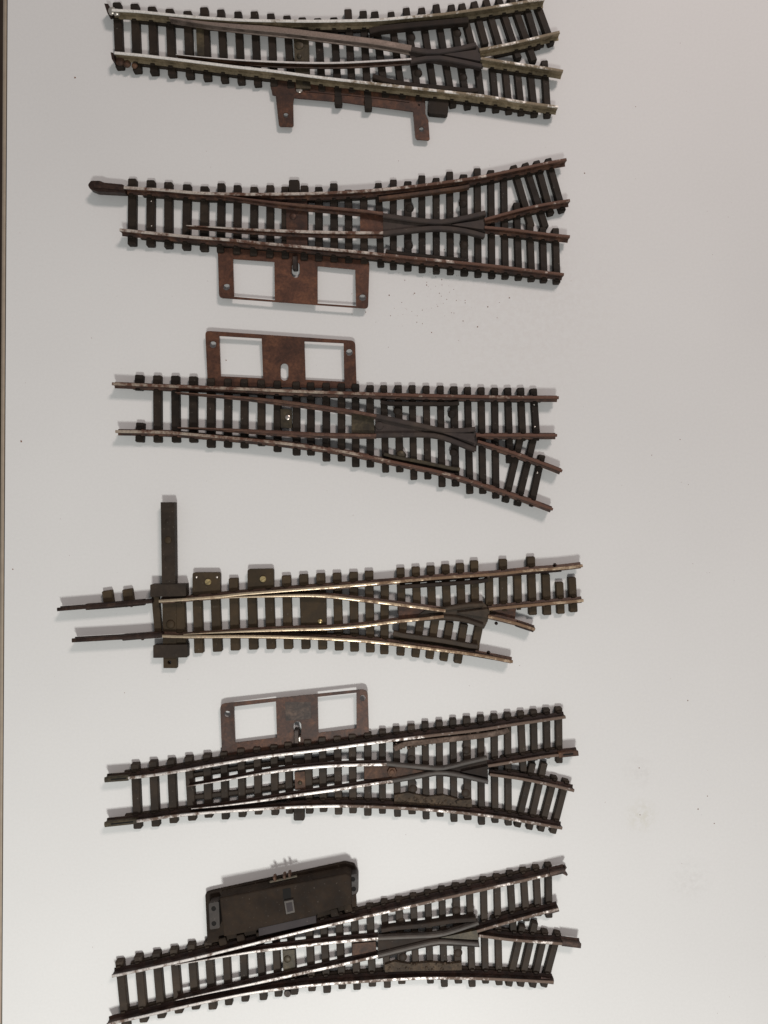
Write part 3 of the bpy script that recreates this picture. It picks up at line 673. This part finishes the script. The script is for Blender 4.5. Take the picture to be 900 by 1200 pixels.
mb=MB(); mb.box(P(661,1018.5,4),1.0,1.3,0.4,2.6,4.6); mb.box(P(661.5,1023.3,4),-0.5,1.2,0.4,2.6,4.6); mb.build('joiner_prong','joiner',t)
rail([(659,1106.3),(681,1109)],('joiner','joiner'),t,'rail_joiner',head=0.95,foot=1.2)
joiner([(640,1070),(655,1066)],t,hw=1.1,z1=4.4); joiner([(634,1149.5),(649,1151.5)],t,hw=1.1,z1=4.4)
# switch motor box
H=8.3
mo = plate([(240.5,1048),(246,1046),(404,1011.5),(415,1014),(420,1024),(420,1044),(417,1049),(418,1062),(330,1088),(243,1106)],t,'switch_motor','motor',0.5,2.4,r=0.5,label='big black switch motor box on its flange')
# main cover
top = pl([(257,1052.5),(405,1024),(411.5,1027),(412.5,1060),(373,1071),(370,1073.5),(303,1088.5),(300,1091),(262,1098)],H)
mb=MB(); mb.prism(top,[],2.4,H); cov=mb.build('cover','motor',mo)
bm_=cov.modifiers.new('bevel','BEVEL'); bm_.width=0.0005; bm_.segments=2; bm_.limit_method='ANGLE'; bm_.angle_limit=0.6
plate([(303,1088),(370,1073),(370.5,1081.5),(303.5,1097)],mo,'recess_lip','motor_lip',2.4,7.6)
for q,hs in (([(244.5,1059),(256.5,1056.5),(257.5,1087.5),(246,1089.5)],((250.3,1065),(250.6,1082.5))),([(408,1026),(418.5,1024),(419.5,1046),(410,1050)],((413.5,1030.5),(414.5,1042)))):
    e=plate(q,mo,'end_tab','motor_grey',2.4,6.2,r=0.6)
    for hx,hy in hs:
        mb=MB(); mb.disc(P(hx,hy,6.3),0.95,6.2,6.32,12,0.03); mb.build('hole_shade','black',e)  # flat black discs paint the shade inside screw holes
mb=MB(); mb.prism(pl([(331,1042),(340.5,1040.5),(341.5,1056),(332.5,1057.5)],H+0.05),[],H,H+0.05); mb.build('slot','black',mo)  # thin black patch paints the shade inside a slot
mb=MB(); mb.prism(pl([(333,1056.5),(343.5,1054.5),(345.5,1069),(335.5,1071.5)],H+0.9),[],H,H+0.9); st=mb.build('lever_stud','wing',mo)
mb=MB(); mb.prism(pl([(335,1058.5),(342,1057.2),(343.7,1067.3),(336.8,1069)],H+0.95),[],H+0.5,H+0.95); mb.build('stud_centre','motor_lip',st)
for x0,y0 in ((321.5,1030.5),(333,1028),(339,1026)):
    mb=MB(); mb.box(P(x0,y0,6.5),-1.35,0.85,0.5,4.0,6.6,0.15); mb.build('contact_pin','copper',mo)
bar([(316,1034),(330,1031),(348,1027)],mo,'pin_strip','olive',0.35,5.8,6.4,ch=0.1)
for x,y in ((306,1100),(283,1103),(262,1107),(392,1073),(408,1068)):
    mb=MB(); mb.box(P(x,y-6,2),0.25,1.6,1.6,1.0,3.6,0.2); mb.build('motor_foot','motor',mo)

# ================================================================== dust and rust flakes on the table
mb=MB()
def flake(px,py,r):
    c=P(px,py,0); a=random.random()*6.28; n=5
    pts=[Vector((c.x+r*random.uniform(0.5,1.2)*math.cos(a+6.283*i/n),c.y+r*random.uniform(0.5,1.2)*math.sin(a+6.283*i/n),0)) for i in range(n)]
    mb.rings([[Vector((p.x,p.y,0.004)) for p in pts],[Vector((c.x+(p.x-c.x)*0.6,c.y+(p.y-c.y)*0.6,r*0.7)) for p in pts]])
for i in range(75): flake(random.gauss(510,40),random.gauss(352,22),abs(random.gauss(0.10,0.07))+0.05)
for i in range(90): flake(random.uniform(20,890),random.uniform(10,1190),abs(random.gauss(0.06,0.04))+0.04)
for x,y,r in ((88,91,.45),(25,517,.5),(15,667,.35),(685,203,.3),(818,948,.35),(806,821,.3),(829,933,.25),(837,965,.25),(797,515,.2),(749,900,.3),(750,955,.3),(456,346,.3),(500,334,.3),(597,349,.3),(265,422,.3),(745,125,.2)): flake(x,y,r)
o=mb.build('rust_flakes','flake'); o['kind']='stuff'; o['label']='tiny specks of rust and dirt scattered on the white table'; o['category']='dirt'
